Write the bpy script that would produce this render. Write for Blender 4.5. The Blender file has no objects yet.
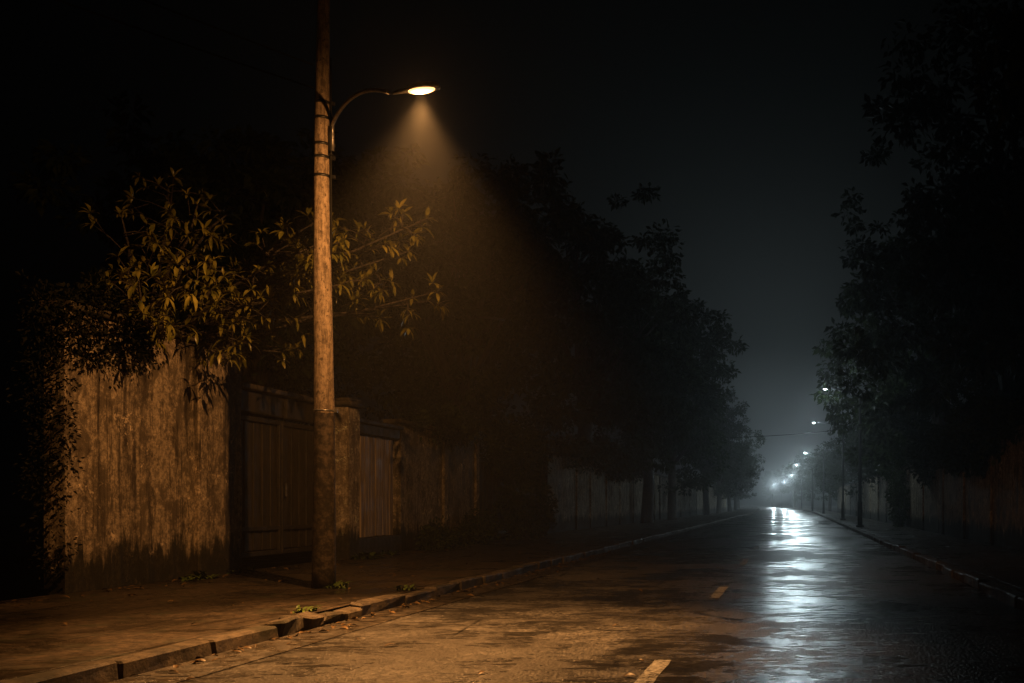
import bpy, math, random
from mathutils import Vector, Matrix, noise as mnoise

S = bpy.context.scene
COL = S.collection
R = math.radians
LAMP = Vector((-3.7, 10.0, 5.285))          # the warm lamp
WARM = (1.0, 0.44, 0.125)
COOL = (0.74, 0.93, 1.0)

# ------------------------------------------------------------------ helpers
class MB:
    """collects world-space geometry, links it as one mesh object"""
    def __init__(s): s.v = []; s.f = []; s.sm = []
    def add(s, vs, fs, smooth=False):
        n = len(s.v); s.v += [tuple(v) for v in vs]
        s.f += [tuple(i + n for i in f) for f in fs]; s.sm += [smooth] * len(fs)
    def box(s, c, d, rz=0.0, jit=0.0, rnd=None, bev=0.0):
        """axis box with a small chamfer"""
        hx, hy, hz = d[0] / 2, d[1] / 2, d[2] / 2
        b = min(bev, hx * .45, hy * .45, hz * .45)
        M = Matrix.Rotation(rz, 3, 'Z'); c = Vector(c)
        J = {}
        if jit and rnd:
            for k in range(8):
                J[k] = Vector((rnd.uniform(-jit, jit), rnd.uniform(-jit, jit), rnd.uniform(-jit, jit)))
        if b <= 0:
            pts = []
            for k, (x, y, z) in enumerate([(-1,-1,-1),(1,-1,-1),(1,1,-1),(-1,1,-1),(-1,-1,1),(1,-1,1),(1,1,1),(-1,1,1)]):
                pts.append(c + M @ Vector((x*hx, y*hy, z*hz)) + J.get(k, Vector()))
            s.add(pts, [(0,3,2,1),(4,5,6,7),(0,1,5,4),(1,2,6,5),(2,3,7,6),(3,0,4,7)])
            return
        pts = []; idx = {}
        corners = [(x, y, z) for x in (-1, 1) for y in (-1, 1) for z in (-1, 1)]
        for k, (x, y, z) in enumerate(corners):
            for a in range(3):
                p = Vector((x*(hx - (0 if a == 0 else b)), y*(hy - (0 if a == 1 else b)), z*(hz - (0 if a == 2 else b))))
                idx[(x, y, z, a)] = len(pts); pts.append(c + M @ p + J.get(k, Vector()))
        F = []
        for a in range(3):
            o = [i for i in range(3) if i != a]
            for sg in (-1, 1):
                q = []
                for u, w in ((-1,-1),(1,-1),(1,1),(-1,1)):
                    k = [0,0,0]; k[a] = sg; k[o[0]] = u; k[o[1]] = w
                    q.append(idx[(*k, a)])
                if (sg > 0) == (a == 1): q.reverse()
                F.append(q)
        for a in range(3):                      # edge chamfers along axis a
            o = [i for i in range(3) if i != a]
            for u in (-1, 1):
                for w in (-1, 1):
                    def K(t, ax):
                        k = [0,0,0]; k[a] = t; k[o[0]] = u; k[o[1]] = w
                        return idx[(*k, ax)]
                    q = [K(-1, o[0]), K(1, o[0]), K(1, o[1]), K(-1, o[1])]
                    n = (pts[q[1]] - pts[q[0]]).cross(pts[q[2]] - pts[q[0]])
                    m = (pts[q[0]] + pts[q[2]]) / 2 - c
                    if n.dot(m) < 0: q.reverse()
                    F.append(q)
        for (x, y, z) in corners:
            q = [idx[(x, y, z, a)] for a in range(3)]
            n = (pts[q[1]] - pts[q[0]]).cross(pts[q[2]] - pts[q[0]])
            if n.dot(pts[q[0]] - c) < 0: q.reverse()
            F.append(q)
        s.add(pts, F)
    def tube(s, path, rad, n=8, cap=True, smooth=True, wob=0.0, rnd=None):
        P = [Vector(p) for p in path]
        Rr = list(rad) if isinstance(rad, (list, tuple)) else [rad] * len(P)
        vs = []; up = None
        for i, p in enumerate(P):
            t = (P[min(i+1, len(P)-1)] - P[max(i-1, 0)]).normalized()
            if up is None:
                up = Vector((1, 0, 0)) if abs(t.x) < .8 else Vector((0, 1, 0))
            u = (up - t * up.dot(t)).normalized(); up = u; w = t.cross(u)
            for k in range(n):
                a = 2 * math.pi * k / n
                r = Rr[i] * (1 + (rnd.uniform(-wob, wob) if rnd else 0))
                vs.append(p + (u * math.cos(a) + w * math.sin(a)) * r)
        fs = []
        for i in range(len(P) - 1):
            for k in range(n):
                fs.append((i*n + k, i*n + (k+1) % n, (i+1)*n + (k+1) % n, (i+1)*n + k))
        s.add(vs, fs, smooth)
        if cap:
            m = len(s.v) - len(vs)
            s.f.append(tuple(m + k for k in reversed(range(n)))); s.sm.append(False)
            s.f.append(tuple(m + (len(P)-1)*n + k for k in range(n))); s.sm.append(False)
    def build(s, name, mat, parent=None):
        off = ORG.get(parent.name, Vector()) if parent else Vector()
        me = bpy.data.meshes.new(name)
        me.from_pydata([(v[0]-off.x, v[1]-off.y, v[2]-off.z) for v in s.v], [], s.f)
        me.polygons.foreach_set('use_smooth', s.sm)
        me.update()
        me.materials.append(mat)
        o = bpy.data.objects.new(name, me); COL.objects.link(o)
        if parent: o.parent = parent
        ORG[o.name] = off
        return o
ORG = {}
def POLE_R(z): return .138 - .0092*z

def thing(name, label, cat, loc, group=None):
    o = bpy.data.objects.new(name, None); COL.objects.link(o)
    o.location = loc; o.empty_display_size = .3
    o['label'] = label; o['category'] = cat
    if group: o['group'] = group
    ORG[o.name] = Vector(loc)
    return o
def tag(o, label, cat, group=None):
    o['label'] = label; o['category'] = cat
    if group: o['group'] = group
    return o
def kind(o, k): o['kind'] = k; return o
def kids(o): return [c for c in COL.objects if c.parent == o]
def dup(root, loc, rz=0.0, sc=1.0, label=None, sz=None):
    r = root.copy(); COL.objects.link(r); r.location = loc; r.rotation_euler = (0, 0, rz)
    r.scale = (sc, sc, sz or sc)
    if label: r['label'] = label
    for ch in kids(root):
        c = ch.copy(); COL.objects.link(c); c.parent = r
        for g in kids(ch):
            d = g.copy(); COL.objects.link(d); d.parent = c
    return r

# ------------------------------------------------------------------ materials
class NT:
    def __init__(s, name):
        s.m = bpy.data.materials.new(name); s.m.use_nodes = True
        s.t = s.m.node_tree; s.n = s.t.nodes; s.l = s.t.links
        s.b = s.n['Principled BSDF']
        s.co = s.n.new('ShaderNodeTexCoord').outputs['Object']
    def lk(s, a, b): s.l.new(a, b)
    def mapping(s, scale, src=None, loc=(0,0,0), rot=(0,0,0)):
        m = s.n.new('ShaderNodeMapping'); m.inputs['Scale'].default_value = scale
        m.inputs['Location'].default_value = loc; m.inputs['Rotation'].default_value = rot
        s.lk(src or s.co, m.inputs['Vector']); return m.outputs['Vector']
    def noise(s, sc, det=4, rough=.55, vec=None, dist=0.0):
        n = s.n.new('ShaderNodeTexNoise'); n.inputs['Scale'].default_value = sc
        n.inputs['Detail'].default_value = det; n.inputs['Roughness'].default_value = rough
        n.inputs['Distortion'].default_value = dist
        s.lk(vec or s.co, n.inputs['Vector']); return n.outputs['Fac']
    def voro(s, sc, vec=None, feat='F1', out='Distance', rnd=1.0):
        n = s.n.new('ShaderNodeTexVoronoi'); n.feature = feat
        n.inputs['Scale'].default_value = sc; n.inputs['Randomness'].default_value = rnd
        s.lk(vec or s.co, n.inputs['Vector']); return n.outputs[out]
    def ramp(s, src, a, b, va=0.0, vb=1.0):
        n = s.n.new('ShaderNodeMapRange'); n.clamp = True; n.interpolation_type = 'SMOOTHSTEP'
        for i, v in ((1, a), (2, b), (3, va), (4, vb)): n.inputs[i].default_value = v
        s.lk(src, n.inputs[0]); return n.outputs[0]
    def math(s, op, a, b=None):
        n = s.n.new('ShaderNodeMath'); n.operation = op
        for i, v in enumerate((a, b)):
            if v is None: continue
            if isinstance(v, (int, float)): n.inputs[i].default_value = v
            else: s.lk(v, n.inputs[i])
        return n.outputs[0]
    def mix(s, fac, a, b):
        n = s.n.new('ShaderNodeMix'); n.data_type = 'RGBA'
        if isinstance(fac, (int, float)): n.inputs[0].default_value = fac
        else: s.lk(fac, n.inputs[0])
        for i, v in ((6, a), (7, b)):
            if isinstance(v, tuple): n.inputs[i].default_value = (*v, 1)
            else: s.lk(v, n.inputs[i])
        return n.outputs[2]
    def sep(s, src=None):
        n = s.n.new('ShaderNodeSeparateXYZ'); s.lk(src or s.co, n.inputs[0]); return n.outputs
    def bump(s, h, strength=.5, dist=.02):
        n = s.n.new('ShaderNodeBump'); n.inputs['Strength'].default_value = strength if isinstance(strength, (int, float)) else 1
        if not isinstance(strength, (int, float)): s.lk(strength, n.inputs['Strength'])
        n.inputs['Distance'].default_value = dist
        s.lk(h, n.inputs['Height']); s.lk(n.outputs[0], s.b.inputs['Normal']); return n
    def set(s, col=None, rough=None, metal=None, spec=None):
        for key, v in (('Base Color', col), ('Roughness', rough), ('Metallic', metal), ('Specular IOR Level', spec)):
            if v is None: continue
            if isinstance(v, tuple): s.b.inputs[key].default_value = (*v, 1)
            elif isinstance(v, (int, float)): s.b.inputs[key].default_value = v
            else: s.lk(v, s.b.inputs[key])
        return s.m

def m_asphalt():
    t = NT('wet_asphalt')
    g = t.voro(34.0); g2 = t.voro(90.0)     # aggregate stones, two sizes
    big = t.noise(.42, 5, .65, t.mapping((1.0, .6, 1)), .5)
    pat = t.noise(1.9, 9, .80, t.mapping((.55, 1.0, 1)), .4)
    fin = t.noise(9.0, 6, .78, t.mapping((.45, 1.0, 1)), .2)
    msk = t.math('ADD', t.math('ADD', t.math('MULTIPLY', big, .45), t.math('MULTIPLY', pat, .45)), t.math('MULTIPLY', fin, .25))
    wet = t.ramp(msk, .50, .66)
    stone = t.ramp(t.voro(34.0, None, 'F1', 'Color'), .1, .95)
    c = t.mix(stone, (.030, .029, .028), (.19, .178, .163))
    c = t.mix(t.ramp(t.noise(.8, 7, .75), .38, .62), c, (.062, .057, .052))
    c = t.mix(t.math('MULTIPLY', wet, .85), c, (.013, .0125, .012))
    crack = t.math('MULTIPLY', t.ramp(t.voro(.55, t.mapping((1, .6, 1)), 'DISTANCE_TO_EDGE'), .004, .012, 1, 0), t.ramp(t.noise(.7, 3), .5, .6))
    c = t.mix(crack, c, (.008, .008, .008))
    rough = t.ramp(wet, 0, 1, .40, .16)
    h = t.math('ADD', t.ramp(g, 0.0, .7, 1, 0), t.math('MULTIPLY', t.ramp(g2, 0, .7, 1, 0), .4))
    h = t.math('MULTIPLY', h, t.ramp(wet, 0, 1, 1.0, .05))
    h = t.math('ADD', h, t.math('MULTIPLY', t.noise(3.2, 4, .55), t.ramp(wet, 0, 1, .8, 1.5)))
    h = t.math('ADD', h, t.math('MULTIPLY', t.noise(26.0, 4, .7), .32))
    t.bump(h, .8, .011)
    return t.set(c, rough, spec=t.ramp(wet, 0, 1, .16, .24))

def m_pavement():
    t = NT('wet_concrete_paving')
    big = t.noise(1.1, 8, .72, None, .5)
    wet = t.ramp(big, .40, .68)
    c = t.mix(t.ramp(t.noise(14, 6, .7), .3, .75), (.016, .013, .010), (.125, .090, .059))
    c = t.mix(t.ramp(t.noise(2.1, 5, .7), .50, .66), c, (.035, .036, .022))
    c = t.mix(wet, c, (.028, .023, .018))
    bk = t.n.new('ShaderNodeTexBrick'); bk.inputs['Scale'].default_value = 1.0; bk.inputs['Mortar Size'].default_value = .012
    bk.inputs['Brick Width'].default_value = 1.5; bk.inputs['Row Height'].default_value = .92; bk.offset = .37; bk.inputs['Mortar Smooth'].default_value = .4
    t.lk(t.mapping((1, 1, 1), None, (0, 0, 0), (0, 0, math.pi/2)), bk.inputs['Vector'])
    bk.inputs['Color1'].default_value = (.75, .75, .75, 1); bk.inputs['Color2'].default_value = (1, 1, 1, 1)
    slab = t.n.new('ShaderNodeMix'); slab.data_type = 'RGBA'; slab.blend_type = 'MULTIPLY'; slab.inputs[0].default_value = .8
    t.lk(c, slab.inputs[6]); t.lk(bk.outputs['Color'], slab.inputs[7])
    c = t.mix(t.math('MULTIPLY', bk.outputs['Fac'], .85), slab.outputs[2], (.010, .010, .007))
    h = t.math('ADD', t.noise(45, 5, .7), t.math('MULTIPLY', t.noise(5, 4), .9))
    h = t.math('ADD', h, t.math('MULTIPLY', bk.outputs['Fac'], -1.2))
    h = t.math('MULTIPLY', h, t.ramp(wet, 0, 1, 1.0, .22))
    t.bump(h, .55, .015)
    return t.set(c, t.ramp(wet, 0, 1, .42, .18), spec=.45)

def m_kerb():
    t = NT('worn_kerb_stone')
    c = t.mix(t.ramp(t.noise(7, 6, .7), .35, .7), (.040, .033, .026), (.14, .112, .082))
    c = t.mix(t.ramp(t.noise(1.7, 5, .7), .48, .62), c, (.035, .033, .024))
    t.bump(t.math('ADD', t.noise(22, 6, .75), t.math('MULTIPLY', t.noise(6, 3), .8)), .7, .02)
    return t.set(c, t.ramp(t.noise(3, 4), .35, .65, .5, .8), spec=.2)

def m_paint():
    t = NT('worn_road_paint')
    c = t.mix(t.ramp(t.noise(26, 6, .75), .42, .60), (.62, .61, .58), (.09, .086, .08))
    t.bump(t.voro(95.0), .35, .004)
    return t.set(c, t.ramp(t.noise(3, 3), .4, .6, .18, .45))

def m_plaster(name, light, dark, streak=.5, seed=0.0, peel=True):
    t = NT(name)
    z = t.sep()[2]
    st = t.noise(1.0, 7, .7, t.mapping((3.0, 3.0, .22), None, (seed, seed, 0)), 1.1)       # vertical run-off streaks
    st2 = t.noise(1.0, 6, .75, t.mapping((13, 13, .9), None, (seed, 0, 0)), .8)
    blot = t.noise(2.6, 12, .82, t.mapping((1, 1, .7), None, (seed, 3, 1)), .2)
    fine = t.noise(13.0, 11, .88, None, .2)
    c = t.mix(t.ramp(fine, .41, .60), tuple(v * .26 for v in light), light)
    c = t.mix(t.ramp(blot, .47, .56), c, tuple((a*.8 + b*.2) for a, b in zip(dark, light)))
    c = t.mix(t.math('MULTIPLY', t.ramp(st, .53 - .05*streak, .66), .9), c, dark)
    c = t.mix(t.math('MULTIPLY', t.ramp(st2, .52, .64), .6), c, tuple(v*.8 for v in dark))
    if peel:                                     # flaked patches showing pale render
        pe = t.math('MULTIPLY', t.ramp(t.noise(7.5, 9, .78, t.mapping((1, 1, 1), None, (seed+5, 2, 7)), .15), .53, .60), t.ramp(t.noise(1.3, 5, .7, t.mapping((1, 1, 1.5), None, (seed+1, 4, 2))), .50, .60))
        c = t.mix(pe, c, tuple(min(1, v*1.6) for v in light))
        sp = t.ramp(t.noise(6.5, 6, .7, t.mapping((1, 1, 1), None, (seed, 9, 2)), .2), .60, .64)
        c = t.mix(t.math('MULTIPLY', sp, .7), c, (.06, .042, .027))
        # rain-splash mud and moss: a ragged dark tide band along the foot
        band = t.math('ADD', z, t.math('MULTIPLY', t.noise(2.6, 6, .7, t.mapping((1.6, 1.6, .35))), -1.5))
        c = t.mix(t.ramp(band, -.42, -.16, .93, 0.0), c, (.014, .014, .009))
        ht = t.math('ADD', t.math('MULTIPLY', fine, .7), t.math('MULTIPLY', pe, .8))
    else:
        ht = fine
    t.bump(t.math('ADD', ht, t.math('MULTIPLY', t.noise(38, 5, .7), .35)), .75, .022)
    return t.set(c, t.ramp(st, .4, .65, .9, .7), spec=.22)

def m_simple(name, a, b, sc=8.0, rough=(.4, .6), metal=0.0, bump=.3, bd=.006, stretch=(1,1,1), spec=None):
    t = NT(name)
    n = t.noise(sc, 6, .68, t.mapping(stretch), .4)
    t.bump(t.math('ADD', n, t.math('MULTIPLY', t.noise(sc*6, 3), .4)), bump, bd)
    return t.set(t.mix(t.ramp(n, .36, .66), a, b), t.ramp(t.noise(sc*.7, 3), .35, .65, *rough), metal, spec)

def m_leaf(name, a, b, rough=.34, thin=.0):
    t = NT(name)
    n = t.noise(2.3, 3); f = t.noise(11.0, 3)
    c = t.mix(t.ramp(f, .3, .7), a, b)
    c = t.mix(t.ramp(n, .55, .75), c, tuple(v * 1.5 for v in b))
    return t.set(c, rough, spec=.3 if rough < .38 else .15)

def m_emit(name, col, st):
    t = NT(name)
    t.b.inputs['Base Color'].default_value = (.7, .7, .7, 1)
    t.b.inputs['Emission Color'].default_value = (*col, 1)
    t.b.inputs['Emission Strength'].default_value = st
    t.set(rough=.2)
    return t.m

MAT = dict(
    asphalt=m_asphalt(), pave=m_pavement(), kerb=m_kerb(), paint=m_paint(), gutter=m_simple('wet_dirty_concrete', (.012,.010,.008), (.060,.048,.035), 9, (.25,.5), 0, .9, .02),
    soil=m_simple('damp_soil', (.022,.018,.012), (.05,.04,.027), 3, (.6,.9), 0, .6, .05),
    wall=m_plaster('stained_plaster', (.60,.48,.34), (.026,.020,.014), 1.0, 0.0),
    wall_b=m_plaster('weathered_grey_plaster', (.58,.48,.35), (.036,.029,.021), .7, 4.3),
    cap=m_simple('mossy_coping', (.030,.026,.017), (.13,.10,.065), 7, (.6,.85), 0, .6, .02),
    pillar=m_plaster('pale_pillar_plaster', (.72,.60,.44), (.09,.065,.040), .2, 8.8),
    gate=m_simple('rusty_painted_steel', (.020,.017,.012), (.050,.037,.022), 6, (.6,.8), .0, .35, .006, (3,3,.3)),
    gate_dark=m_simple('dark_steel_frame', (.018,.015,.011), (.04,.030,.019), 9, (.6,.8), .0, .4, .006),
    board=m_simple('weathered_boards', (.20,.15,.095), (.50,.39,.26), 4, (.5,.75), 0, .5, .012, (5,5,.28)),
    pole=None, iron=m_simple('galvanised_iron', (.16,.15,.14), (.30,.28,.26), 20, (.32,.5), .75, .2, .003),
    dark_iron=m_simple('black_iron', (.012,.012,.012), (.03,.029,.028), 14, (.35,.55), .5, .3, .004),
    cable=m_simple('black_cable', (.008,.008,.008), (.014,.014,.013), 8, (.7,.85), 0, .1, .002, spec=.1),
    bark=m_simple('wet_bark', (.020,.015,.010), (.065,.05,.034), 6, (.45,.7), 0, .9, .04, (3,3,.5)),
    leaf=m_leaf('dark_leaves', (.012,.021,.007), (.042,.060,.018), .6),
    leaf_b=m_leaf('bush_leaves', (.030,.050,.014), (.060,.088,.024), .38),
    leaf_near=m_leaf('glossy_long_leaves', (.080,.086,.016), (.20,.17,.035), .3),
    shade_ivy=m_leaf('shade_dark_ivy', (.006,.007,.004), (.013,.014,.006), .8), post=m_simple('matt_black_post', (.010,.010,.010), (.022,.022,.021), 14, (.7,.85), 0, .2, .004, spec=.12),  # creeper leaves near-black: shade on the wall put into their colour
    weed=m_leaf('weed_leaves', (.045,.075,.014), (.09,.125,.03), .45),
    litter=m_leaf('brown_fallen_leaves', (.055,.032,.014), (.15,.095,.042), .4),
    warm=m_emit('warm_lit_diffuser', (1.0, .50, .16), 3.4),
    cool=m_emit('cool_lit_diffuser', (.80, .95, 1.0), 8.0),
)
def m_pole():
    t = NT('weathered_pole')
    z = t.sep()[2]
    n = t.math('ADD', t.math('MULTIPLY', t.noise(5, 6, .7, t.mapping((5, 5, .5)), .4), .5), t.math('MULTIPLY', t.noise(17, 7, .8, t.mapping((1, 1, .7))), .5))
    pits = t.ramp(t.noise(24, 3, .6, t.mapping((1, 1, .8))), .58, .68)
    c = t.mix(t.ramp(n, .42, .58), (.10, .073, .049), (.31, .235, .16))
    c = t.mix(t.math('MULTIPLY', pits, .8), c, (.035, .026, .017))
    tar = t.ramp(t.math('ADD', z, t.math('MULTIPLY', t.noise(8, 4), .05)), 2.15, 2.17, 1, 0)     # tarred foot, a painted band
    tarc = t.mix(t.ramp(t.noise(9, 7, .8), .42, .66), (.018, .014, .010), (.10, .074, .050))
    c = t.mix(tar, c, tarc)
    t.bump(t.math('ADD', n, t.math('MULTIPLY', t.noise(30, 5, .75), .8)), .8, .012)
    return t.set(c, t.ramp(n, .3, .7, .8, .6), spec=.2)
MAT['pole'] = m_pole()

# ------------------------------------------------------------------ setting
def cx(y): return 0.0 if y < 90 else -2.2e-4 * (y - 90) ** 2
KL, KR = -4.34, 2.45           # kerb faces
WL, WR = -8.3, 4.95            # wall faces
PZ = .12

def strip(xa, xb, z, y0, y1, nx=1, name='road', mat=None, zf=None):
    m = MB(); ys = []; y = y0
    while y < y1: ys.append(y); y += 1.0 if y < 40 else 6.0
    ys.append(y1); vs = []
    for y in ys:
        for i in range(nx + 1):
            x = xa + (xb - xa) * i / nx + cx(y)
            vs.append((x, y, z + (zf(x, y) if zf else 0)))
    fs = []
    for j in range(len(ys) - 1):
        for i in range(nx):
            a = j * (nx + 1) + i
            fs.append((a, a + 1, a + nx + 2, a + nx + 1))
    m.add(vs, fs, True)
    return kind(m.build(name, mat), 'structure')

g = MB(); g.add([(-118, -18, -.03), (118, -18, -.03), (118, 430, -.03), (-118, 430, -.03)], [(0, 1, 2, 3)])
kind(g.build('ground', MAT['soil']), 'structure')
def und(x, y): return .012 * (mnoise.noise(Vector((x*.5, y*.35, 0))))
strip(KL - .02, KR + .02, 0.0, -6, 420, 12, 'road', MAT['asphalt'], lambda x, y: und(x, y) * max(0, min(1, (x - cx(y) - KL) * 1.5, (KR - x + cx(y)) * 1.5)))
strip(WL - .1, KL - .16, PZ - .006, -6, 420, 8, 'pavement', MAT['pave'], lambda x, y: .012 * mnoise.noise(Vector((x*.6, y*.6, 5))))
strip(KR + .16, WR + .1, PZ - .006, -6, 420, 5, 'pavement', MAT['pave'], lambda x, y: .012 * mnoise.noise(Vector((x*.6, y*.6, 9))))
# concrete gutter beside the left kerb
m = MB(); rnd = random.Random(5); y = -5
while y < 60:
    L = rnd.uniform(1.6, 2.2)
    m.add([(KL+.01, y+.012, .016), (KL+.42+rnd.uniform(-.012,.012), y+.012, .007), (KL+.42+rnd.uniform(-.012,.012), y+L-.012, .007), (KL+.01, y+L-.012, .016)], [(0,1,2,3)])
    y += L
kind(m.build('gutter', MAT['gutter']), 'structure')
# kerbs: separate weathered stones, some broken and sunk
def kerb(side, y0, y1, seed):
    rnd = random.Random(seed); m = MB(); y = y0
    while y < y1:
        L = rnd.uniform(.85, 1.15) if y < 70 else 4.0
        x = (KL - .085 if side < 0 else KR + .085) + cx(y)
        dz = rnd.uniform(-.018, .010); broken = side < 0 and 7.9 < y < 9.4
        if broken:
            n = 3
            for k in range(n):
                l = L / n
                m.box((x + rnd.uniform(-.06, .05), y + l*(k+.5), .045 + rnd.uniform(-.03, .03)), (.17*rnd.uniform(.7, 1.15), l*.86, .15*rnd.uniform(.6, 1.1)), rnd.uniform(-.25, .25), .025, rnd, .02)
        else:
            m.box((x + rnd.uniform(-.014, .014), y + L/2, PZ/2 + dz), (.175, L - rnd.uniform(.012, .035), PZ + .022), rnd.uniform(-.012, .012), .010, rnd, .016)
        y += L
    return kind(m.build('kerb', MAT['kerb']), 'structure')
kerb(-1, -5, 300, 3); kerb(1, -5, 300, 8)
# lane dashes
m = MB(); rnd = random.Random(2)
for y in [5.55, 12.05, 18.6, 25.0, 31.2, 37.5, 44, 50.5, 57, 63.5, 70, 77, 84, 91, 98]:
    xc = -.95 + cx(y); ys = [y + 1.75 * k / 8 for k in range(9)]
    vs = []
    for yy in ys:
        zz = .006 + und(xc, yy)
        vs += [(xc - .062 + rnd.uniform(-.006, .006), yy, zz), (xc + .062 + rnd.uniform(-.006, .006), yy, zz)]
    m.add(vs, [(2*i, 2*i+1, 2*i+3, 2*i+2) for i in range(8)])
kind(m.build('lane_markings', MAT['paint']), 'structure')

# ------------------------------------------------------------------ walls and gates
def wall_run(name, label, x, y0, y1, h, mat, side, pil=None, capmat=None, t=.24, step=.5, pil_mat=None, pw=.34):
    """masonry wall along the street: panel (slightly wavy), coping, pilasters"""
    root = thing(name, label, 'wall', (x + cx((y0+y1)/2), (y0 + y1) / 2, PZ))
    rnd = random.Random(int(y0 * 10) + 7)
    m = MB(); ys = []; y = y0
    while y < y1 - .01: ys.append(y); y += step
    ys.append(y1); vs = []; nz = 8
    for y in ys:
        for k in range(nz + 1):
            z = -.05 + (PZ + h + .05) * k / nz
            w = .014 * mnoise.noise(Vector((y*.9, z*.9, x)))
            vs.append((x + cx(y) + w, y, z))
    for y in ys:
        for k in range(nz + 1):
            z = -.05 + (PZ + h + .05) * k / nz
            vs.append((x + cx(y) + side * t, y, z))
    n = nz + 1; N = len(ys) * n; fs = []
    for j in range(len(ys) - 1):
        for k in range(nz):
            a = j*n + k; q = (a, a+1, a+n+1, a+n) if side < 0 else (a, a+n, a+n+1, a+1)
            fs.append(q); fs.append(tuple(i + N for i in reversed(q)))
        a = j*n + nz; fs.append((a, a+N, a+n+N, a+n) if side < 0 else (a, a+n, a+n+N, a+N))
    for k in range(nz):
        fs.append((k, k+N, k+1+N, k+1) if side < 0 else (k, k+1, k+1+N, k+N))
        a = (len(ys)-1)*n + k
        fs.append((a, a+1, a+1+N, a+N) if side < 0 else (a, a+N, a+1+N, a+1))
    m.add(vs, fs, False)
    m.build('panel', mat, root)
    c = MB(); y = y0
    while y < y1 - .05:                                                     # coping stones
        L = min(rnd.uniform(.9, 1.2) if y < 60 else 5, y1 - y)
        c.box((x + cx(y) + side*t/2 + rnd.uniform(-.008,.008), y + L/2, PZ + h + .05 + rnd.uniform(-.006,.006)), (t + .15, L - .012, .095), rnd.uniform(-.008,.008), .006, rnd, .014)
        y += L
    c.build('coping', capmat or MAT['cap'], root)
    for p in pil or []:
        q = MB(); q.box((x + cx(p) - side*.0, p, PZ/2 + h/2 - .04), (.10, pw, h + PZ + .0), 0, .006, rnd, .02)
        q.build('pilaster', pil_mat or mat, root)
    return root

wall_run('boundary_wall', 'tall stained plaster wall with peeling patches, lit by the warm street lamp', WL, 11.4, 15.05, 3.25, MAT['wall'], -1, [14.0], pw=.2)
# double gate, set back in the wall line
GY0, GY1 = 15.17, 18.20
gt = thing('metal_gate', 'dark closed double steel gate between the stained wall and the pale pillar', 'gate', (WL - .30, (GY0+GY1)/2, PZ))
rnd = random.Random(11); xg = WL - .30; gm = (GY0 + GY1) / 2
for (a, b) in ((GY0 + .07, gm - .012), (gm + .012, GY1 - .05)):
    q = MB(); w = (b - a)
    nb = 11
    for k in range(nb):                                              # pressed vertical ribs in one sheet
        q.box((xg + (.012 if k % 2 else 0), a + w*(k+.5)/nb, PZ + 1.30), (.03, w/nb - .004, 2.06), 0, .002, rnd, .006)
    lf = q.build('gate_leaf', MAT['gate'], gt)
    fr = MB()
    for z in (PZ + .22, PZ + .62, PZ + 2.36): fr.box((xg + .045, (a+b)/2, z), (.05, w, .075), 0, .002, rnd, .008)
    for yy in (a + .03, b - .03): fr.box((xg + .048, yy, PZ + 1.29), (.05, .06, 2.2), 0, .002, rnd, .008)
    fr.build('gate_frame', MAT['gate_dark'], lf)
q = MB(); q.box((xg + .08, gm + .12, PZ + 1.25), (.03, .04, .22), 0, 0, None, .01); q.build('handle', MAT['iron'], gt)
q = MB()
for (a, b) in ((GY0 + .0, gm - .05), (gm + .05, GY1)):
    q.box((xg + .06, (a+b)/2, PZ + 2.61), (.16, b - a, .34), 0, .004, rnd, .02)
q.build('lintel', MAT['gate'], gt)
q = MB(); q.box((xg + .08, gm, PZ + 2.61), (.2, .09, .36), 0, 0, None, .015); q.build('lintel_block', MAT['gate_dark'], gt)
q = MB(); q.box((xg + .06, (GY0+GY1)/2, PZ + 2.835), (.34, GY1 - GY0, .09), 0, .004, rnd, .015); q.build('coping', MAT['cap'], gt)
# pale pillar
pl = thing('gate_pillar', 'pale square gate pillar directly behind the tall lamp pole', 'pillar', (WL - .05, 18.45, PZ))
q = MB(); q.box((WL - .05, 18.46, PZ + 1.36), (.5, .48, 2.86), 0, .01, rnd, .025); q.build('shaft', MAT['pillar'], pl)
q = MB(); q.box((WL - .05, 18.46, PZ + 2.85), (.66, .64, .10), 0, .008, rnd, .02); q.box((WL - .05, 18.46, PZ + 2.93), (.54, .52, .06), 0, .008, rnd, .02); q.build('cap', MAT['cap'], pl)
# boarded gate beyond it
bd = thing('boarded_gate', 'weathered vertical board gate on a dark plinth, right of the pale pillar', 'gate', (WL, 20.0, PZ))
BY0, BY1 = 18.76, 21.0
q = MB(); nb = 13; w = BY1 - BY0
for k in range(nb):
    if rnd.random() < .96:
        q.box((WL - .05 + rnd.uniform(-.008, .008), BY0 + w*(k+.5)/nb, PZ + 1.36 + rnd.uniform(-.015, .01)), (.03, w/nb - rnd.uniform(.006, .016), 1.98), rnd.uniform(-.01,.01), .003, rnd, .004)
q.build('board_panel', MAT['board'], bd)
q = MB(); q.box((WL - .03, (BY0+BY1)/2, PZ + .17), (.24, w, .40), 0, .004, rnd, .02); q.build('plinth', MAT['gate_dark'], bd)
q = MB(); q.box((WL - .03, (BY0+BY1)/2, PZ + 2.46), (.16, w, .2), 0, .004, rnd, .015); q.box((WL - .03, (BY0+BY1)/2, PZ + 2.60), (.32, w, .08), 0, .004, rnd, .015); q.build('lintel', MAT['gate_dark'], bd)
wall_run('boundary_wall', 'grey streaked wall with shrubs at its foot, beyond the board gate', WL, 21.0, 26.4, 2.7, MAT['wall_b'], -1, [21.14, 23.8, 26.2], pw=.26)
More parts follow.
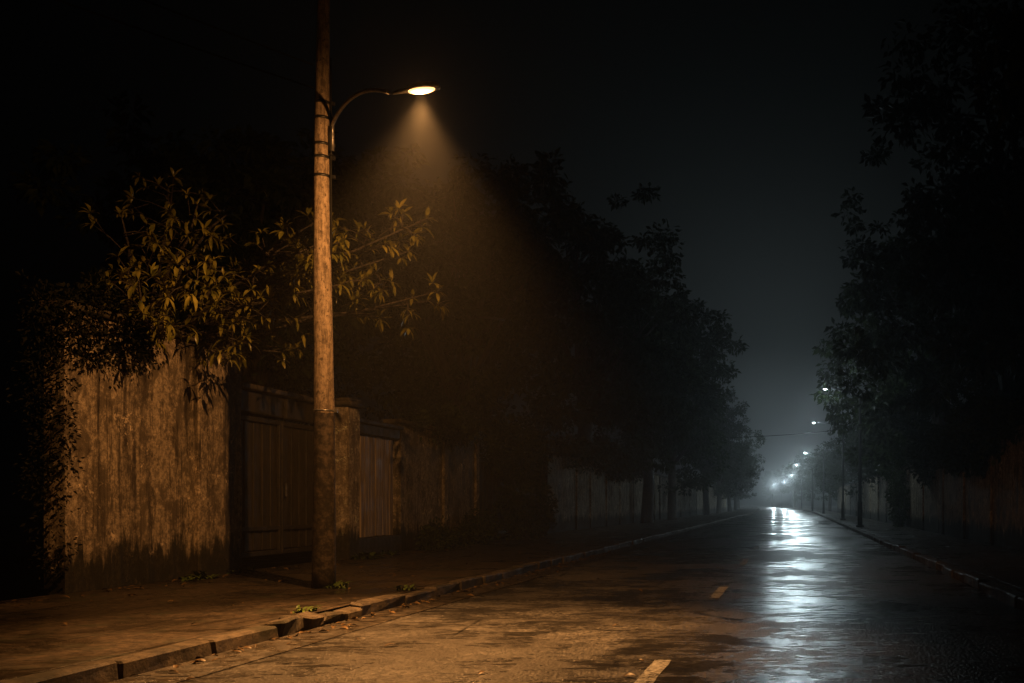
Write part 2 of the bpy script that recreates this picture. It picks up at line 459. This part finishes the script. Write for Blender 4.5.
# dark gate in the shade of the trees
dg = thing('metal_gate', 'black sheet gate in deep shade under the trees, between two grey walls', 'gate', (WL - .25, 30, PZ))
q = MB(); nb = 34
for k in range(nb): q.box((WL - .25 + (.014 if k % 2 else 0), 26.5 + 7.0*(k+.5)/nb, PZ + 1.15), (.03, 7.0/nb - .004, 2.2), 0, .002, rnd, .005)
q.build('gate_leaf', MAT['gate_dark'], dg)
q = MB()
for z in (.18, 2.2): q.box((WL - .2, 30, PZ + z), (.05, 7.0, .08), 0, 0, None, .008)
q.build('gate_frame', MAT['dark_iron'], dg)
wall_run('boundary_wall', 'pale streaked wall with pilasters behind the tree trunks of the far pavement', WL, 33.6, 62, 2.7, MAT['wall_b'], -1, [33.8, 38.4, 41, 44.5, 48, 52, 56, 60], pw=.34)
wall_run('boundary_wall', 'distant pale wall where the street fades into bright mist', WL, 62.1, 130, 2.7, MAT['wall_b'], -1, [62.4, 68, 74, 80, 86, 92, 98, 106, 114, 122], step=2, pw=.4)
wall_run('boundary_wall', 'dim brown wall on the dark side of the street, beside the nearest right pavement', WR, 6, 34, 2.6, MAT['wall_b'], 1, [9, 13, 17, 21, 25, 29, 33])
wall_run('boundary_wall', 'wall draped with creeper behind the cool street lamp posts', WR, 34.1, 110, 2.6, MAT['wall_b'], 1, [38, 43, 48, 53, 58, 64, 70, 78, 86, 94, 102], step=1)

# ------------------------------------------------------------------ near lamp pole
PX, PY = -5.76, 12.26
up = thing('utility_pole', 'tall weathered pole with curved arm and glowing warm lamp, tarred at its foot', 'street lamp', (PX, PY, PZ))
m = MB(); rnd = random.Random(21); path = []; rad = []
for k in range(41):
    z = PZ - .05 + 9.4 * k / 40
    path.append((PX + .012*math.sin(z*.9) + rnd.uniform(-.002,.002), PY + .01*math.cos(z*.7), z)); rad.append(POLE_R(z) + rnd.uniform(-.0015,.0015))
m.tube(path, rad, 28)
m.build('shaft', MAT['pole'], up)
def ring(z, w, t, mat, name='strap'):
    r = POLE_R(z) + t
    q = MB(); q.tube([(PX + .012*math.sin(z*.9), PY + .01*math.cos(z*.7), z - w/2), (PX + .012*math.sin(z*.9), PY + .01*math.cos(z*.7), z + w/2)], r, 28)
    a = math.atan2(-.70, .70) + .9
    q.box((PX + (r+.02)*math.cos(a), PY + (r+.02)*math.sin(a), z), (.06, .03, .05), a, 0, None, .006)
    q.build(name, mat, up)
for z in (6.05, 5.86, 5.54, 5.38, 5.15): ring(z, .035, .006, MAT['dark_iron'])
ring(2.28, .02, .005, MAT['iron'], 'band')
D = Vector((LAMP.x - PX, LAMP.y - PY, 0)); RUN = D.length; D.normalize()
# the arm's foot sits on the pole's street side and the curve rises out to the lamp
m = MB(); side = Vector((1, -.12, 0)).normalized()
foot = Vector((PX, PY, 0)) + side * .122
pts = [foot + Vector((0, 0, 5.46)), foot + Vector((0, 0, 5.66)), foot + Vector((0, 0, 5.78))]
DH = Vector((.95, -.31, 0)).normalized()
e = Vector((LAMP.x, LAMP.y, 0)) - DH * .42
for k in range(1, 13):
    a = k / 12
    p = foot.lerp(Vector((e.x, e.y, 0)), a ** 1.25)
    zz = 5.78 + .24 * math.sin(a * math.pi * .62) - .69 * a ** 1.7
    pts.append(Vector((p.x, p.y, zz)))
m.tube(pts, .021, 10)
arm = m.build('arm', MAT['iron'], up)
m = MB(); m.box((foot.x - .02, foot.y, 5.58), (.05, .07, .36), 0, 0, None, .01); m.box((foot.x - .02, foot.y, 5.44), (.05, .07, .05), 0, 0, None, .01); m.build('bracket', MAT['dark_iron'], up)
m = MB(); m.tube([(PX+.112, PY-.02, 4.2), (PX+.112, PY-.03, 4.7), (PX+.106, PY-.025, 5.2), (PX+.10, PY-.01, 5.7), (PX+.092, PY, 6.6)], .012, 6); m.build('conduit', MAT['cable'], up)

def cobra_head(root, tip, d, sc, lens_mat, ztop, with_body=True):
    """cobra-head luminaire: tapered housing, drop bowl under it"""
    n = Vector((-d.y, d.x, 0)); L, W = .46*sc, .14*sc
    m = MB(); sec = []; S_ = 12
    prof = [(-.62, .16, .03), (-.55, .26, .05), (-.25, .34, .07), (0, .78, .105), (.3, 1.0, .12), (.6, .96, .11), (.82, .72, .085), (.92, .25, .03)]
    for (s, w, h) in prof:
        rowv = []
        for k in range(S_ + 1):
            a = math.pi * k / S_
            rowv.append(tip + d*(s*L*.8) + n*(math.cos(a)*w*W/2) + Vector((0, 0, ztop + math.sin(a)*h*.62*sc)))
        sec.append(rowv)
    vs = [v for r in sec for v in r]; fs = []
    for i in range(len(sec)-1):
        for k in range(S_): 
            a = i*(S_+1)+k; fs.append((a, a+1, a+S_+2, a+S_+1))
        fs.append((i*(S_+1), (i+1)*(S_+1), (i+1)*(S_+1)+S_, i*(S_+1)+S_))
    m.add(vs, fs, True)
    hd = m.build('lamp_head', MAT['iron'] if sc >= .99 else MAT['post'], root)
    b = MB(); vs = []; fs = []; nr, na = 5, 20                       # drop bowl
    c0 = tip + d*(.33*L*.8)
    for i in range(nr + 1):
        t = i / nr * math.pi / 2
        for k in range(na):
            a = 2*math.pi*k/na
            vs.append(c0 + d*(math.cos(a)*math.cos(t)*L*.34) + n*(math.sin(a)*math.cos(t)*W*.43) + Vector((0, 0, ztop - .004 - math.sin(t)*.030*sc)))
    for i in range(nr):
        for k in range(na): fs.append((i*na+k, i*na+(k+1)%na, (i+1)*na+(k+1)%na, (i+1)*na+k))
    fs = [tuple(reversed(f)) for f in fs]
    b.add(vs, fs, True)
    b.build('diffuser', lens_mat, hd)
    return c0 + Vector((0, 0, ztop - .11*sc))

bulb = cobra_head(up, Vector((LAMP.x, LAMP.y, 0)) - DH*.14, DH, 1.0, MAT['warm'], LAMP.z)
def lamp_light(name, root, pos, aim, power, col, size, blend, rad):
    li = bpy.data.lights.new(name, 'SPOT' if aim else 'POINT'); li.energy = power; li.color = col
    if aim: li.spot_size = R(size); li.spot_blend = blend
    li.shadow_soft_size = rad
    o = bpy.data.objects.new(name, li); COL.objects.link(o)
    o.parent = root; o.location = Vector(pos) - ORG[root.name]
    if aim: o.rotation_euler = Vector(aim).to_track_quat('-Z', 'Y').to_euler()
    return o
lamp_light('lamp_light', up, bulb, (.10, -.28, -1), 5000, WARM, 74, 1.0, .07)     # main downward beam of the reflector
lamp_light('lamp_light', up, bulb + Vector((0, 0, .06)), (-.36, .78, -.72), 980, WARM, 146, .95, .02)
lamp_light('lamp_light', up, bulb + Vector((0, 0, .03)), None, 20, WARM, 0, 0, .03)           # stray glow of the bowl in every direction           # side light through the bowl

# overhead wires: service drops from the pole to houses behind the left wall
def wire(label, a, b, sag, r=.011):
    a = Vector(a); b = Vector(b); P = []
    for k in range(25):
        t = k/24; p = a.lerp(b, t); p.z -= sag*4*t*(1-t); P.append(p)
    m = MB(); m.tube(P, r, 6)
    return tag(m.build('overhead_wire', MAT['cable']), label, 'wire')
wire('upper thin black wire slanting from the pole into the dark sky', (PX-.1, PY-.05, 6.5), (-16.5, 2.6, 9.0), .25)
wire('lower thin black wire slanting from the pole into the dark sky', (PX-.1, PY-.05, 6.22), (-16.5, 2.4, 8.4), .3)
wire('faint wire strung high across the misty far end of the street', (-9.5, 76, 6.2), (3.3, 66, 6.0), .25, .022)

# ------------------------------------------------------------------ cool lamps in the mist
lamps = [(43, 1.46, 2.88, 6.05, 130), (61, 1.34, 3.05, 6.05, 340), (98, 1.27, 3.0, 6.05, 800), (129, .5, 2.5, 6.05, 1200), (175, -.25, 1.5, 6.05, 2200), (223, -1.9, -.1, 6.05, 4000), (260, -4.9, -3.0, 6.05, 5500)]
labs = ['black street lamp with cool white light, nearest of the row on the right kerb',
        'second cool white street lamp from the front, half veiled by leaves',
        'third cool white street lamp along the misty right pavement',
        'fourth cool white street lamp, a small glow in the mist',
        'fifth cool white street lamp, a faint star deep in the mist',
        'sixth cool white street lamp, where the street bends',
        'last and faintest cool white lamp at the end of the street']
for (y, lx, px, h, pw), lab in zip(lamps, labs):
    root = thing('street_lamp', lab, 'street lamp', (px, y, PZ), 'cool white lamps along the right kerb')
    m = MB(); m.tube([(px, y, PZ-.03), (px, y, 1.2), (px, y, 1.22), (px, y, h-.35)], [.11, .10, .075, .055], 12); m.build('post', MAT['post'], root)
    m = MB(); m.box((px, y, PZ + .04), (.32, .32, .08), 0, 0, None, .015); m.build('base_plate', MAT['post'], root)
    d = Vector((-1, 0, 0)); m = MB()
    P = [Vector((px, y, h-.4))] + [Vector((px + (lx + .2 - px)*(a/8)**1.2, y, h - .4 + .42*math.sin(a/8*math.pi/2))) for a in range(1, 9)]
    m.tube(P, .03, 8); m.build('arm', MAT['post'], root)
    c = cobra_head(root, Vector((lx, y, 0)), d, .62, MAT['cool'], h)
    lamp_light('lamp_light', root, c, None, pw, COOL, 0, 0, .10)

# ------------------------------------------------------------------ foliage
def leaf_quads(m, p, d, n, ln, w):
    """one bent leaf, four faces"""
    s = d.cross(n).normalized(); a = p; b = p + d*ln*.5 + n*ln*.10; c = p + d*ln - n*ln*.05
    m.v += [tuple(a), tuple(b + s*w), tuple(c), tuple(b - s*w)]
    k = len(m.v) - 4
    m.f += [(k, k+1, k+2, k+3)]; m.sm += [False]
def rv(rnd):
    while True:
        v = Vector((rnd.uniform(-1,1), rnd.uniform(-1,1), rnd.uniform(-1,1)))
        if .01 < v.length < 1: return v.normalized()

def make_tree(seed, h, r, base, label, nclump=170, per=46, leaf=.20, lean=(0, 0), drop=.0, mat='leaf', name='tree', group=None):
    """trunk and limbs with a crown of clumped leaves; origin at the foot"""
    rnd = random.Random(seed)
    root = thing(name, label, 'tree', (0, 0, 0), group)
    m = MB(); tr = .022*h + .04; fork = base + (h - base)*.18
    top = Vector((lean[0]*.6, lean[1]*.6, h*.78))
    P = [Vector((0, 0, -.15)), Vector((0, 0, .25)), Vector((rnd.uniform(-.12,.12), rnd.uniform(-.12,.12), fork*.5)), Vector((lean[0]*.15, lean[1]*.15, fork))]
    m.tube(P, [tr*1.35, tr*1.02, tr*.9, tr*.78], 12, True, True, .05, rnd)
    lm = MB(); tips = []
    nl = 9
    for i in range(nl):
        a = 2*math.pi*i/nl + rnd.uniform(-.35,.35); el = rnd.uniform(.15, 1.15)
        R_ = r*rnd.uniform(.6, .92)
        e = Vector((math.cos(a)*math.cos(el)*R_ + lean[0], math.sin(a)*math.cos(el)*R_ + lean[1], fork + (h - fork)*(.18 + .72*math.sin(el))))
        s0 = P[-1] + Vector((0, 0, -rnd.uniform(0, .5)))
        mid = s0.lerp(e, .45) + Vector((0, 0, rnd.uniform(.2, .9)))
        lm.tube([s0, s0.lerp(mid, .5) + rv(rnd)*.15, mid, mid.lerp(e, .5) + rv(rnd)*.2, e], [tr*.5, tr*.36, tr*.25, tr*.15, .012], 7, True, True)
        tips.append(e)
        for k in range(3):
            b0 = mid.lerp(e, rnd.uniform(.0, .7)); b1 = b0 + rv(rnd)*r*.34 + Vector((0, 0, .2))
            lm.tube([b0, b0.lerp(b1, .5) + rv(rnd)*.1, b1], [tr*.14, tr*.08, .008], 5, True, True); tips.append(b1)
    m.build('trunk', MAT['bark'], root); lm.build('limbs', MAT['bark'], root)
    c = MB(); cen = Vector((lean[0], lean[1], (base + h)/2)); hz = (h - base)/2
    lobes = [(cen + Vector((rnd.uniform(-.55,.55)*r, rnd.uniform(-.55,.55)*r, rnd.uniform(-.62,.62)*hz)), r*rnd.uniform(.34, .58)) for _ in range(15)]
    for i in range(nclump):
        if i < len(tips): p = tips[i] + rv(rnd)*.2
        else:
            lc, lr = lobes[rnd.randrange(len(lobes))]
            u = rv(rnd); p = lc + Vector((u.x*lr, u.y*lr, u.z*lr*1.1)) * rnd.uniform(.55, 1.0) ** .5
        if p.z < base - drop: p.z = base - drop + rnd.uniform(0, .5)
        cr = rnd.uniform(.28, .62)*(r/4.5)**.5
        ax = rv(rnd); sag = Vector((0, 0, -.35))
        for k in range(per):
            u = rv(rnd); q = p + Vector((u.x, u.y, u.z*.62))*cr*rnd.random()**.45
            d = (u*.8 + rv(rnd)*.7 + sag).normalized(); n = (rv(rnd) + Vector((0, 0, .9))).normalized()
            ln = leaf*rnd.uniform(.65, 1.35)
            leaf_quads(c, q, d, n, ln, ln*.24)
    c.build('crown', MAT[mat], root)
    return root

LT = 'broad dark trees lining the left pavement'; RT = 'broad dark trees lining the right pavement'
A = make_tree(1, 13.5, 4.7, 2.3, '', 330, 60, .26)
B = make_tree(2, 15.5, 5.2, 2.6, '', 380, 60, .26)
C = make_tree(3, 10.5, 4.2, 1.9, '', 280, 56, .24)
Dm = make_tree(4, 8.0, 3.3, 1.6, '', 230, 52, .21)
used = set()
def place(proto, x, y, rz, sc, label, group, sz=None):
    if proto.name not in used:
        used.add(proto.name); o = proto
        o.location = (x + cx(y), y, 0); o.rotation_euler = (0, 0, rz); o.scale = (sc, sc, sz or sc); o['label'] = label
    else:
        o = dup(proto, (x + cx(y), y, 0), rz, sc, label, sz)
    o['group'] = group
    return o
left = [
 (C, -13.2, 24.5, .4, 1.0, 'low dark tree behind the grey streaked wall, just beyond the board gate'),
 (A, -11.0, 33.0, 1.3, 1.0, 'broad dark tree rising behind the black sheet gate'),
 (B, -8.9, 43.0, 2.2, 1.0, 'tallest tree on the left, its ragged crown edge against the misty sky'),
 (A, -7.6, 52.0, 3.9, .98, 'leaning dark tree with a trunk on the pavement, beyond the tallest one'),
 (C, -7.5, 62.0, 5.0, 1.05, 'smaller dark tree in front of the pale wall, tucked behind its taller neighbours'),
 (A, -7.4, 86.0, .9, .86, 'misty grey tree stepping down from the dark row on the left'),
 (C, -7.6, 103.0, 2.8, 1.0, 'pale hazy tree second last before the glow on the left'),
 (Dm, -7.5, 122.0, 4.4, 1.15, 'faint tree last of the left row before the street bends'),
 (C, -7.8, 150.0, 5.5, 1.0, 'ghostly tree at the bend, left of the farthest lamps'),
 (C, -8.2, 190.0, 1.5, 1.1, 'barely visible tree inside the bright mist at the bend'),
 (A, 3.5, 300.0, 2.5, .9, 'dim tree closing off the far end of the street'),
 (B, -16.0, 47.0, 4.6, .95, 'tall black tree far behind the left wall'),
 (A, -17.0, 31.0, 2.6, .98, 'black tree in the garden behind the warm lamp'),
]
right = [
 (B, 8.6, 15.0, .2, 1.02, 'black tree nearest on the right, filling the dark edge'),
 (A, 9.0, 22.0, 1.9, 1.08, 'black broad tree second along the right wall'),
 (B, 7.2, 29.0, 3.1, 1.1, 'tall black tree third along the right wall, its crown meeting the sky'),
 (B, 6.7, 46.0, 5.1, 1.12, 'dark tree whose leaves hang beside the nearest cool lamp'),
 (A, 8.0, 37.0, 4.4, 1.05, 'dark tree just before the nearest cool lamp post'),
 (Dm, 6.4, 58.0, 1.1, 1.05, 'low tree lit from behind by the second cool lamp'),
 (Dm, 6.0, 70.0, 2.5, 1.0, 'small misty tree past the second cool lamp'),
 (C, 6.4, 84.0, 3.7, .82, 'hazy tree before the third cool lamp'),
 (Dm, 5.4, 108.0, .7, 1.05, 'pale tree beside the third cool lamp in mist'),
 (C, 5.6, 138.0, 4.2, .85, 'faint tree near the fourth cool lamp'),
 (C, 5.6, 185.0, 5.9, 1.0, 'ghost of a tree near the fifth cool lamp'),
 (C, 5.0, 235.0, 5.2, 1.0, 'ghost of a tree near the last cool lamps'),
]
for a in left: place(*a, LT)
for a in right: place(*a, RT)

# near tree with long leaves in whorls, reaching over the stained wall
def long_leaf(m, p, d, up, ln, w, droop):
    s = d.cross(up).normalized(); nrm = s.cross(d).normalized()
    rows = [(0, .10, 0), (.22, .62, .025), (.5, 1.0, .03), (.78, .66, -.02), (1.0, .03, -.10)]
    k = len(m.v)
    for (t, ww, hh) in rows:
        c = p + d*ln*t + nrm*hh*ln - Vector((0, 0, droop*t*t*ln))
        m.v += [tuple(c - s*w*ww + nrm*w*.35*ww), tuple(c), tuple(c + s*w*ww + nrm*w*.35*ww)]
    for i in range(4):
        a = k + i*3
        m.f += [(a, a+1, a+4, a+3), (a+1, a+2, a+5, a+4)]; m.sm += [True, True]
def whorl_tree():
    rnd = random.Random(77); T = Vector((-9.75, 14.6, 0))
    root = thing('tree', 'tree with long glossy leaves in whorls, lamp-lit behind the pole', 'tree', (T.x, T.y, 0))
    m = MB(); m.tube([T + Vector((0,0,-.1)), T + Vector((.02,0,.6)), T + Vector((.12,-.05,1.8)), T + Vector((.25,-.1,3.0))], [.2, .16, .13, .11], 12, True, True, .05, rnd)
    m.build('trunk', MAT['bark'], root)
    F = T + Vector((.25, -.1, 2.9)); lm = MB(); lf = MB()
    limbs = [ # end point, number of twigs
        ((-5.1, 13.9, 5.10), 17), ((-6.0, 14.2, 4.75), 14), ((-5.7, 15.6, 4.3), 5), ((-6.6, 13.7, 4.40), 13), ((-7.2, 13.2, 3.75), 13),
        ((-7.5, 13.5, 3.35), 13), ((-7.2, 14.3, 4.85), 12), ((-8.1, 13.6, 5.2), 9), ((-8.2, 12.9, 4.5), 6), ((-7.9, 12.6, 3.85), 6),
        ((-8.3, 12.4, 4.0), 8), ((-9.0, 13.4, 5.0), 6), ((-8.2, 15.0, 5.7), 9), ((-9.6, 15.5, 6.2), 7),
        ((-6.7,11.4,3.9),3), ((-7.2,11.0,3.6),3), ((-7.4,11.4,3.3),4), ((-5.5,14.3,4.75),11), ((-5.9,14.7,4.4),9), ((-6.3,13.3,4.6),12), ((-6.1,13.5,4.1),9), ((-5.3,14.9,4.3),7), ((-7.4, 13.0, 4.1), 9), ((-7.6, 14.9, 3.4), 7), ((-7.7, 12.3, 3.45), 8), ((-6.9, 14.8, 5.4), 7)]
    def whorl(p, d):
        n = rnd.randint(6, 10); u = (Vector((0,0,1)) - d*d.z)
        u = u.normalized() if u.length > .1 else Vector((1,0,0)); w = d.cross(u)
        ph = rnd.random()*6.28
        for k in range(n):
            a = ph + 2*math.pi*k/n + rnd.uniform(-.25,.25)
            e = (d*rnd.uniform(.1,1.2) + (u*math.sin(a) + w*math.cos(a)) + rv(rnd)*.25).normalized()
            ln = rnd.uniform(.07, .20)
            long_leaf(lf, p + e*.01, e, (Vector((0,0,1)) + rv(rnd)*.3).normalized(), ln, ln*rnd.uniform(.12,.17), rnd.uniform(-.1,.35))
    for (e, nt) in limbs:
        e = Vector(e); mid = F.lerp(e, .5) + Vector((0, 0, rnd.uniform(.1,.4))) + rv(rnd)*.15
        P = [F.lerp(mid, t*.5)*1 for t in (0, 1)] + [mid, mid.lerp(e, .5) + rv(rnd)*.08, e]
        lm.tube(P, [.05, .04, .028, .018, .008], 7)
        whorl(e, (e - mid).normalized())
        for k in range(nt):
            t = rnd.uniform(.12, 1.0); b0 = mid.lerp(e, t)
            d = ((e - mid).normalized()*.5 + rv(rnd)).normalized(); d.z = d.z*.6 + .1
            ln = rnd.uniform(.22, .62)*(1.2 - .5*t); b1 = b0 + d*ln
            lm.tube([b0, b0.lerp(b1,.5) + Vector((0,0,.03)), b1], [.011, .008, .005], 5)
            whorl(b1, d.normalized())
            if rnd.random() < .65:
                d2 = (d + rv(rnd)*.9).normalized(); q = b0.lerp(b1, .55); b2 = q + d2*ln*.7
                lm.tube([q, b2], [.007, .004], 5); whorl(b2, d2)
    lm.build('limbs', MAT['bark'], root); lf.build('crown', MAT['leaf_near'], root)
whorl_tree()

# creeper masses on the walls and shrubs at their foot
def shrub(name, label, cat, c, rad, n, leaf, mat, seed, per=30, floor=PZ, stem=True):
    stem = stem and name != 'creeper'
    rnd = random.Random(seed); root = thing(name, label, cat, (c[0], c[1], floor))
    m = MB(); st = MB()
    for i in range(n):
        u = rv(rnd); p = Vector((c[0] + u.x*rad[0]*rnd.random()**.4, c[1] + u.y*rad[1]*rnd.random()**.4, c[2] + u.z*rad[2]*rnd.random()**.4))
        if p.z < floor + .03: p.z = floor + rnd.uniform(.03, .3)
        if stem and i % 4 == 0:
            b = Vector((c[0] + (p.x-c[0])*.25, c[1] + (p.y-c[1])*.25, floor - .02))
            st.tube([b, b.lerp(p, .5) + rv(rnd)*.06, p], [.014, .009, .004], 5)
        cr = rnd.uniform(.10, .26)
        for k in range(per):
            u = rv(rnd); q = p + u*cr*rnd.random()**.4
            if q.z < floor + .01: q.z = floor + .02
            ln = leaf*rnd.uniform(.6, 1.3)
            leaf_quads(m, q, (u + rv(rnd)*.6 + Vector((0,0,-.2))).normalized(), (rv(rnd) + Vector((0,0,.8))).normalized(), ln, ln*.26)
    m.build('foliage', MAT[mat], root)
    if st.v: st.build('stems', MAT['bark'], root)
    return root
shrub('creeper', 'added creeper over the top of the tall stained wall, shade put into its near-black leaves', 'creeper', (WL + .02, 12.0, 3.25), (.12, 1.4, .5), 130, .06, 'shade_ivy', 31)  # creeper added to darken the upper wall
shrub('creeper', 'pale-lit creeper hanging over the wall beside the nearest cool lamp post', 'creeper', (WR - .15, 48, 3.3), (.8, 7.0, 1.0), 260, .15, 'leaf_b', 32)
shrub('shrub', 'bush growing from the pavement to the wall top near the cool lamp post', 'bush', (WR - .3, 43.5, 1.3), (.5, 1.6, 1.3), 120, .13, 'leaf_b', 33)
shrub('creeper', 'dense creeper over the right wall before the nearest cool lamp', 'creeper', (WR - .1, 36, 2.9), (.6, 3.2, 1.1), 150, .14, 'leaf', 34)
shrub('shrub', 'dark bush at the foot of the grey wall beyond the board gate', 'bush', (WL + .3, 22.6, .3), (.28, 1.0, .3), 45, .10, 'leaf', 35)
shrub('shrub', 'second dark bush against the grey wall, taller and wider', 'bush', (WL + .35, 25.2, .4), (.35, 1.1, .5), 60, .10, 'leaf', 36)
shrub('shrub', 'wide dark hedge plant in front of the black sheet gate', 'bush', (WL + .5, 29.4, 1.0), (.7, 2.6, 1.2), 160, .12, 'leaf', 37)
shrub('hedge', 'added dark hedge past the near end of the stained wall, standing in for shade', 'hedge', (-9.3, 8.2, 1.6), (.8, 2.9, 2.1), 420, .11, 'leaf', 38)  # hedge added where the shortened wall stops, to keep this side dark
shrub('creeper', 'dark creeper along the top of the grey streaked wall', 'creeper', (WL + .1, 23.8, 3.0), (.35, 2.4, .4), 90, .12, 'leaf', 39)
shrub('creeper', 'long dark creeper burying the coping of the pale wall behind the trunks', 'creeper', (WL + .1, 45, 3.0), (.6, 11, .8), 380, .15, 'leaf', 40)
shrub('creeper', 'black creeper hanging over the sheet gate', 'creeper', (WL + .05, 30, 2.7), (.6, 3.4, .9), 190, .13, 'leaf', 41)
shrub('creeper', 'black overgrown creeper over the dim brown wall on the dark side', 'creeper', (WR - .1, 27, 2.9), (.7, 6.0, 1.0), 260, .15, 'leaf', 42)
shrub('creeper', 'added ragged near-black creeper standing in for shade at the near end of the stained wall', 'creeper', (WL - .10, 11.3, 1.9), (.14, .22, 1.75), 80, .055, 'shade_ivy', 43)  # the wall's fade into shade, built as near-black leaves
# weeds
def weed(label, x, y, sz, seed):
    rnd = random.Random(seed); root = thing('weed', label, 'weed', (x, y, PZ)); m = MB()
    for k in range(int(26*sz + 12)):
        a = rnd.uniform(0, 6.28); t = rnd.uniform(.2, 1.1)
        d = Vector((math.cos(a)*math.cos(t), math.sin(a)*math.cos(t), math.sin(t)))
        b = Vector((x, y, PZ - .01)) + Vector((rnd.uniform(-1,1), rnd.uniform(-1,1), 0))*.10*sz
        ln = rnd.uniform(.08, .2)*sz
        long_leaf(m, b, d, Vector((0,0,1)) if abs(d.z) < .9 else Vector((1,0,0)), ln, ln*rnd.uniform(.10,.22), rnd.uniform(.1,.6))
    m.build('leaves', MAT['weed'], root)
weed('leafy green weed at the foot of the pale gate pillar', WL + .36, 18.5, 1.7, 1)
weed('low weed sprouting beside the foot of the lamp pole', PX + .22, PY - .06, .9, 2)
weed('straggly weed under the plinth of the board gate', WL + .25, 19.9, 1.2, 3)
weed('small weed in the corner where the stained wall meets the steel gate', WL + .2, 14.75, 1.1, 4)
weed('weed tuft below the narrow pilaster of the stained wall', WL + .2, 13.6, 1.3, 5)
weed('weed growing on the kerb edge in front of the lamp pole', KL - .28, 11.9, .8, 6)
weed('weed by the broken kerb stones at the dark near corner', KL - .3, 9.5, .8, 7)
# fallen leaves: litter nobody could count
rnd = random.Random(9); m = MB()
def litter(x, y, z):
    a = rnd.uniform(0, 6.28); d = Vector((math.cos(a), math.sin(a), rnd.uniform(-.04,.10))).normalized()
    ln = rnd.uniform(.03, .11); long_leaf(m, Vector((x, y, z)), d, (Vector((0,0,1)) + rv(rnd)*.35).normalized(), ln, ln*.24, .1)
for i in range(150): litter(WL + .1 + abs(rnd.gauss(0, .35)), rnd.uniform(9, 24), PZ + .012)
for i in range(110): litter(rnd.uniform(WL, KL - .2), rnd.uniform(7.5, 26), PZ + .012)
for i in range(260): litter(KL + .03 + abs(rnd.gauss(0, .10)), rnd.uniform(6, 26), .022)
for i in range(30): litter(KL + rnd.random()**2*4, rnd.uniform(6, 20), .016)
kind(m.build('fallen_leaves', MAT['litter']), 'stuff')

# ------------------------------------------------------------------ air
hz = MB(); hz.box((0, 206, 12.5), (250, 470, 27.2))
haze = kind(hz.build('haze', None) if False else None, 'stuff') if False else None
me = bpy.data.meshes.new('haze'); me.from_pydata(hz.v, [], hz.f); me.update()
ho = bpy.data.objects.new('haze', me); COL.objects.link(ho); ho['kind'] = 'stuff'
hm = bpy.data.materials.new('night_mist'); hm.use_nodes = True
nt = hm.node_tree; nt.nodes.remove(nt.nodes['Principled BSDF'])
pv = nt.nodes.new('ShaderNodeVolumePrincipled'); pv.inputs['Color'].default_value = (.86, .88, .90, 1)
pv.inputs['Density'].default_value = .0021; pv.inputs['Anisotropy'].default_value = .72
nt.links.new(pv.outputs[0], nt.nodes['Material Output'].inputs['Volume'])
me.materials.append(hm)

# ------------------------------------------------------------------ night sky, moon
w = bpy.data.worlds.new('World'); S.world = w; w.use_nodes = True
wn = w.node_tree; sky = wn.nodes.new('ShaderNodeTexSky'); sky.sky_type = 'NISHITA'; sky.sun_disc = False
EL, AZ = R(1.5), R(-1.5)                 # the last glow low over the end of the street
sky.sun_elevation = EL; sky.sun_rotation = AZ
sky.air_density = 1.0; sky.dust_density = 6.0; sky.ozone_density = 6.0
hs = wn.nodes.new('ShaderNodeHueSaturation'); hs.inputs['Saturation'].default_value = 0.0
tn = wn.nodes.new('ShaderNodeMix'); tn.data_type = 'RGBA'; tn.blend_type = 'MULTIPLY'; tn.inputs[0].default_value = 1
tn.inputs[7].default_value = (.76, .97, 1.0, 1)
gm_ = wn.nodes.new('ShaderNodeGamma'); gm_.inputs['Gamma'].default_value = 6.0
wn.links.new(sky.outputs[0], hs.inputs['Color']); wn.links.new(hs.outputs[0], gm_.inputs['Color']); wn.links.new(gm_.outputs[0], tn.inputs[6])
wn.links.new(tn.outputs[2], wn.nodes['Background'].inputs[0]); wn.nodes['Background'].inputs[1].default_value = .0019
sl = bpy.data.lights.new('moon', 'SUN'); sl.energy = .0006; sl.angle = R(.5); sl.color = (.9, .95, 1)
so = bpy.data.objects.new('moon', sl); COL.objects.link(so)
sd = Vector((math.sin(AZ)*math.cos(EL), math.cos(AZ)*math.cos(EL), math.sin(EL)))
so.rotation_euler = (-sd).to_track_quat('-Z', 'Y').to_euler(); so.location = (0, 0, 24)

# ------------------------------------------------------------------ camera, render settings
cd = bpy.data.cameras.new('camera'); cd.sensor_width = 36; cd.lens = 36*1000/1024
cd.shift_x = -(793 - 512)/1024; cd.shift_y = (503 - 341.5)/1024; cd.clip_end = 2000; cd.clip_start = .05
co = bpy.data.objects.new('camera', cd); COL.objects.link(co); co.location = (0, 0, 1.15); co.rotation_euler = (R(90), 0, 0)
S.camera = co
v = S.view_settings; v.view_transform = 'Standard'; v.look = 'None'; v.exposure = 0; v.gamma = 1; v.use_curve_mapping = False
S.render.engine = 'CYCLES'
cy = S.cycles; cy.use_denoising = True; cy.volume_bounces = 0; cy.max_bounces = 4; cy.diffuse_bounces = 2; cy.glossy_bounces = 2
cy.sample_clamp_indirect = 3; cy.use_light_tree = True; cy.caustics_reflective = False; cy.caustics_refractive = False
